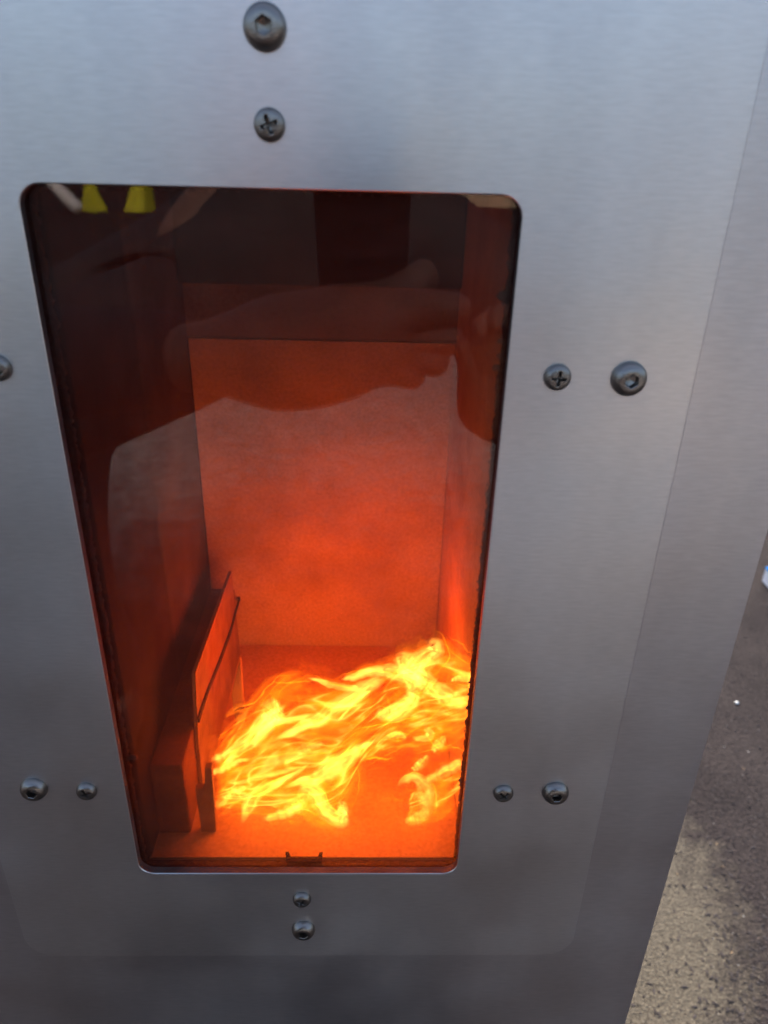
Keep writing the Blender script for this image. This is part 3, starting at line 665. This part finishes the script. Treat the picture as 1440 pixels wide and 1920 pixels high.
# ------------------------------------------------------------------ ground details at the right of the stove
M_chip = simple('stone_chip', (.055, .048, .047), .95, 0, .1, var=.5, vscale=60)
def chip_field(name, mat, count, smin, smax, seed):
    rnd = random.Random(seed); bm = bmesh.new()
    for _ in range(count):
        x = rnd.uniform(1100, 1480); y = rnd.uniform(1100, 1990)
        if x < 1320 and y > 1500 and rnd.random() < .7: continue
        p = px_z(x, y, 0)
        s = rnd.uniform(smin, smax)*rnd.uniform(.6, 1)
        mt = Matrix.Translation((p.x, p.y, s*.1)) @ Matrix.Rotation(rnd.uniform(0, 6.3), 4, 'Z') @ Matrix.Rotation(rnd.uniform(-.5, .5), 4, 'X') @ Matrix.Diagonal((s*rnd.uniform(.8, 2.4), s*rnd.uniform(.5, 1), s*rnd.uniform(.3, .7), 1))
        r_ = bmesh.ops.create_icosphere(bm, subdivisions=1, radius=1, matrix=mt)
        for v in r_['verts']: v.co += Vector(noise.noise_vector(v.co*300))*s*.35
    o = bm_obj(name, bm, mat); o['kind'] = 'stuff'; return o
chip_field('gravel', M_chip, 2600, .0010, .0034, 3)
chip_field('pale_grit', simple('pale_grit', (.35, .33, .3), .8), 34, .0008, .0020, 5)
chip_field('wood_litter', simple('wood_litter', (.2, .13, .07), .8), 40, .0014, .003, 9)
# pale pebble
pp = px_z(1382, 1317, .004); bm = bmesh.new(); bmesh.ops.create_icosphere(bm, subdivisions=2, radius=1)
for v in bm.verts: v.co = Vector((v.co.x*.0045, v.co.y*.0035, v.co.z*.003))*(1+.3*noise.noise(v.co*1.5))
o = bm_obj('pebble', bm, simple('white_pebble', (.75, .75, .72), .6), None, True); o.location = (pp.x, pp.y, .003)
tag(o, 'small white pebble on the dark ground right of the stove', 'pebble')
# blue and white tub at the frame's right edge
tb = px_z(1434, 1106, 0)
carton = empty('carton', 'small white carton with blue top lying on the ground at the right photo edge', 'carton', (tb.x+.072, tb.y+.022, 0))
M_white = simple('white_card', (.72, .72, .78), .5); M_blue = simple('blue_print', (.02, .20, .55), .8, 0, .1)
bm_obj('box', box_bm(-.06, .06, -.021, .021, .001, .044, .001), M_white, carton)
bm_obj('lid', box_bm(-.0612, .0612, -.0222, .0222, .0395, .0455, .0012), M_blue, carton)
bm = bmesh.new()
for k in range(8):
    cx_ = -.05+k*.007
    bmesh.ops.create_cube(bm, size=1, matrix=Matrix.Translation((cx_, -.006, .0458)) @ Matrix.Diagonal((.004, .003 if k % 2 else .005, .0006, 1)))
bm_obj('label_print', bm, M_white, carton)
def lathe(prof, n=48):
    bm = bmesh.new(); vs = loft(bm, [[(r*math.cos(2*PI*k/n), r*math.sin(2*PI*k/n), h) for k in range(n)] for r, h in prof])
    bm.faces.new(vs[0][::-1]); bm.faces.new(vs[-1]); return bm

# ------------------------------------------------------------------ the person taking the picture (seen only as a reflection in the glass)
def skin(name, nodes, edges, root, mat, parent, sub=2):
    me = bpy.data.meshes.new(name); me.from_pydata([n[0] for n in nodes], edges, []); me.update()
    o = bpy.data.objects.new(name, me); COL.objects.link(o); me.materials.append(mat)
    md = o.modifiers.new('skin', 'SKIN'); md.use_smooth_shade = True
    if not me.skin_vertices: 
        bm = bmesh.new(); bm.from_mesh(me); bm.verts.layers.skin.verify(); bm.to_mesh(me); bm.free()
    for i, n in enumerate(nodes):
        sv = me.skin_vertices[0].data[i]; r = n[1]; sv.radius = r if isinstance(r, tuple) else (r, r); sv.use_root = i == root
    ms = o.modifiers.new('sub', 'SUBSURF'); ms.levels = sub; ms.render_levels = sub
    o.parent = parent; return o
M_skin = simple('skin', (.22, .12, .09), .55, bump=.2, bscale=200, var=.1, vscale=50)
M_jacket = simple('dark_jacket', (.028, .028, .032), .8, bump=.5, bscale=120, var=.3, vscale=15)
M_jeans = simple('dark_trousers', (.022, .025, .035), .85, bump=.4, bscale=200, var=.3, vscale=20)
M_hair = simple('dark_hair', (.03, .02, .015), .6)
M_boot = simple('boots', (.03, .025, .02), .6)
person = empty('person', 'person in dark jacket and trousers holding up a phone, mirrored in the stove glass', 'person')
rp = lambda x, y, Yp: (lambda v: Vector((v.x, -v.y, v.z)))(px(x, y, Yp))     # a point whose mirror image in the glass is at this pixel
pel, chest, nk, hd = rp(-50, 800, .80), rp(535, 525, .70), rp(490, 300, .76), rp(480, 150, .84)
bx, by = pel.x, pel.y
H = dict(pel=pel, waist=pel.lerp(chest, .5)+Vector((0, -.02, .02)), chest=chest, neck=nk, chin=nk.lerp(hd, .55)+Vector((0, .02, 0)), head=hd, crown=hd+(hd-nk).normalized()*.07)
Ls, Rs = chest+Vector((-.12, .03, -.03)), chest+Vector((.17, -.03, .06))
Lw = rp(400, 675, .325); Le = rp(40, 690, .47)
Rw = rp(905, 800, .40); Re = Vector((.27, -.62, .82))
nodes = [(H['pel'], .13), (H['waist'], (.13, .10)), (H['chest'], (.15, .11)), (H['neck'], .055), (H['chin'], .068), (H['head'], (.078, .095)), (H['crown'], (.055, .065)),
         (Ls, .06), (Le, .042), (Lw, .03), (Rs, .06), (Re, .042), (Rw, .03)]
ed = [(0, 1), (1, 2), (2, 3), (3, 4), (4, 5), (5, 6), (2, 7), (7, 8), (8, 9), (2, 10), (10, 11), (11, 12)]
def add(v, r, to):
    nodes.append((v, r)); ed.append((to, len(nodes)-1)); return len(nodes)-1
for s in (-1, 1):
    hp = add(Vector((bx+s*.09, by, pel.z-.05)), .09, 0); kn = add(Vector((bx+s*.13, by+.12, .42)), .058, hp); an = add(Vector((bx+s*.13, by-.02, .09)), .04, kn); add(Vector((bx+s*.14, by+.11, .045)), .035, an)
# left hand: palm across the back of the phone, fingers round its right edge
lp_ = add(rp(510, 672, .315), (.056, .056), 9); lk = add(rp(600, 660, .308), (.050, .050), lp_); lk2 = add(rp(690, 640, .306), (.046, .046), lk)
for tip, m1, r_ in (((885, 590), (780, 580), .016), ((866, 648), (775, 632), .016), ((838, 690), (765, 672), .015), ((792, 715), (725, 700), .014)):
    a = add(rp(*m1, .300), r_, lk2); b2 = add(rp((m1[0]+tip[0])/2+12, (m1[1]+tip[1])/2, .298), r_*.97, a); add(rp(*tip, .306), r_*.9, b2)
th = add(rp(735, 565, .325), .018, lk2); th2 = add(rp(785, 530, .345), .016, th); add(rp(818, 503, .352), .014, th2)
# right hand half closed at the right edge of the glass
rpm = add(rp(925, 720, .385), (.03, .02), 12); rkn = add(rp(940, 660, .375), (.032, .018), rpm)
for k, (tip, m1) in enumerate((((905, 600), (925, 600)), ((935, 585), (950, 585)), ((965, 590), (975, 595)), ((990, 610), (1000, 615)))):
    a = add(rp(*m1, .365), .0088, rkn); b2 = add(rp(tip[0]-6, tip[1]+16, .352), .0085, a); add(rp(tip[0]-2, tip[1]+46, .348), .0075, b2)
th = add(rp(880, 690, .375), .011, rpm); add(rp(862, 640, .365), .009, th)
skin('body', nodes, ed, 0, M_skin, person)
jn = [(H['pel'], (.175, .145)), (H['waist'], (.17, .135)), (H['chest'], (.185, .145)), (H['neck']-Vector((0, 0, .03)), .085),
      (Ls, .075), (Ls.lerp(Le, .5), .07), (Le, .066), (Le.lerp(Lw, .5), .054), (Le.lerp(Lw, .93), .042),
      (Rs, .088), (Rs.lerp(Re, .5), .075), (Re, .066), (Re.lerp(Rw, .5), .054), (Re.lerp(Rw, .95), .042)]
skin('jacket', jn, [(0, 1), (1, 2), (2, 3), (2, 4), (4, 5), (5, 6), (6, 7), (7, 8), (2, 9), (9, 10), (10, 11), (11, 12), (12, 13)], 0, M_jacket, person)
tn = [(H['pel']-Vector((0, 0, .03)), .15)]; te = []
for s in (-1, 1):
    for v, r_, f in ((Vector((bx+s*.09, by, pel.z-.07)), .11, 0), (Vector((bx+s*.13, by+.12, .42)), .085, None), (Vector((bx+s*.13, by-.02, .12)), .07, None)):
        tn.append((v, r_)); te.append((0 if f == 0 else len(tn)-2, len(tn)-1))
skin('trousers', tn, te, 0, M_jeans, person)
for s in (-1, 1):
    skin('shoe', [(Vector((bx+s*.13, by-.06, .06)), .055), (Vector((bx+s*.14, by+.08, .05)), .05), (Vector((bx+s*.145, by+.17, .04)), .04)], [(0, 1), (1, 2)], 0, M_boot, person)
skin('hair', [(H['head']+Vector((0, -.025, .03)), (.088, .09)), (H['crown']+Vector((0, -.01, .005)), (.075, .08))], [(0, 1)], 0, M_hair, person)
hc = H['head']
for s in (-1, 1):
    bm = bmesh.new(); bmesh.ops.create_uvsphere(bm, u_segments=12, v_segments=8, radius=.012, matrix=Matrix.Translation(hc+Vector((s*.031, .084, -.012)))); bm_obj('eye', bm, M_hair, person, True)
    bm = bmesh.new(); bmesh.ops.create_uvsphere(bm, u_segments=12, v_segments=8, radius=1, matrix=Matrix.Translation(hc+Vector((s*.08, 0, -.02))) @ Matrix.Diagonal((.012, .02, .032, 1))); bm_obj('ear', bm, M_skin, person, True)
bm = bmesh.new(); bmesh.ops.create_uvsphere(bm, u_segments=12, v_segments=8, radius=1, matrix=Matrix.Translation(hc+Vector((0, .098, -.04))) @ Matrix.Diagonal((.014, .02, .026, 1))); bm_obj('nose', bm, M_skin, person, True)
bm = bmesh.new(); bmesh.ops.create_uvsphere(bm, u_segments=12, v_segments=8, radius=1, matrix=Matrix.Translation(hc+Vector((0, .082, -.085))) @ Matrix.Diagonal((.024, .012, .008, 1))); bm_obj('mouth', bm, simple('lips', (.4, .17, .14), .5), person, True)
# phone: its lens is where the picture was taken from
phone = empty('phone', 'dark phone held upright by the person, mirrored in the top of the glass', 'phone', CAM)
phone.matrix_world = M
xr = rp(770, 430, .31).x-CAM.x
bm = box_bm(xr-.0745, xr, -.138, .018, .004, .012, .003, 3); bm_obj('case', bm, simple('phone_case', (.02, .02, .024), .35), phone, True)
bm = box_bm(xr-.0715, xr-.003, -.134, .0145, .0121, .0127); bm_obj('screen', bm, simple('phone_screen', (.01, .01, .012), .15), phone)
bm = lathe([(.0, .0), (.005, .0), (.005, .0005), (.0095, .0005), (.0095, -.0015), (.0, -.0015)], 24)
lo = bm_obj('camera_ring', bm, simple('lens_ring', (.05, .05, .05), .3, .8), phone); lo.location = (0, 0, .0044)

# ------------------------------------------------------------------ things behind the photographer, mirrored along the top of the glass
def ground_ref(x, y): 
    v = px(x, y, 10.0); d = (v-CAM); t = -CAM.z/d.z; q = CAM+d*t; return Vector((q.x, -q.y, 0))
M_yel = simple('yellow_plastic', (.72, .70, .03), .45, var=.1, vscale=8)
M_cream = simple('pale_timber', (.55, .42, .28), .7, var=.2, vscale=12, stretch=(6, 6, .6))
def caution_cone(cx, label, turn, wid, top, h, lean):
    q = ground_ref(cx, 396); t = empty('caution_cone', label, 'cone', q, 'yellow four-sided cones')
    t.rotation_euler.z = turn
    c = [(-1, -1), (1, -1), (1, 1), (-1, 1)]
    for k in range(4):
        (ax, ay), (bx_, by_) = c[k], c[(k+1) % 4]; w2, t2 = wid/2, top/2
        pts = [(ax*w2, ay*w2, 0), (bx_*w2, by_*w2, 0), (bx_*t2+lean, by_*t2, h), (ax*t2+lean, ay*t2, h)]
        nn_ = Vector(((ax+bx_)/2, (ay+by_)/2, 0))
        bm_obj('panel', prism([Vector(p)*.995 for p in pts], -nn_*.006), M_yel, t)
    bm_obj('cap', box_bm(lean-t2*.8, lean+t2*.8, -t2*.8, t2*.8, h, h+.02, .004), M_yel, t)
caution_cone(175, 'narrow yellow pointed cone mirrored in the glass, nearer the top left corner', R(32), .27, .05, .44, 0)
caution_cone(262, 'broad flat-topped yellow cone mirrored in the glass, right of the narrow one', R(14), .33, .20, .36, .07)
q = ground_ref(120, 400)  # roll made up to give the bright slanting smear in the glass
bm = bmesh.new(); d0 = Vector((q.x-.25, q.y, .55)); d1 = Vector((q.x+.25, q.y+.1, .05)); nn = 16
ax = (d1-d0).normalized(); sx_ = ax.cross(Vector((0, 1, 0))).normalized(); sy_ = ax.cross(sx_)
loft_ = [[d0.lerp(d1, f)+(sx_*math.cos(2*PI*k/nn)+sy_*math.sin(2*PI*k/nn))*rr_ for k in range(nn)] for f, rr_ in ((0, .06), (.05, .09), (.5, .085), (.95, .09), (1, .06))]
vs = loft(bm, loft_); bm.faces.new(vs[0]); bm.faces.new(vs[-1][::-1])
tag(bm_obj('smear_roll', bm, simple('white_roll', (.8, .8, .8), .4), None, True), 'white roll added aslant for a bright smear mirrored in the top left corner of the glass', 'roll')
# pale gate post with a rail
pq = rp(808, 420, 4.6); gate = empty('timber_gate', 'pale timber post with a top rail mirrored in the upper right of the glass', 'timber gate', (pq.x, pq.y, 0))
bm_obj('post', box_bm(-.105, .03, -.05, .05, 0, 1.5, .008), M_cream, gate)
rz = rp(890, 377, 4.6).z
bm_obj('rail', box_bm(.0302, 1.6, -.02, .02, rz-.035, rz+.04, .005), M_cream, gate)
bm_obj('post', box_bm(1.6002, 1.74, -.05, .05, 0, 1.5, .008), M_cream, gate)
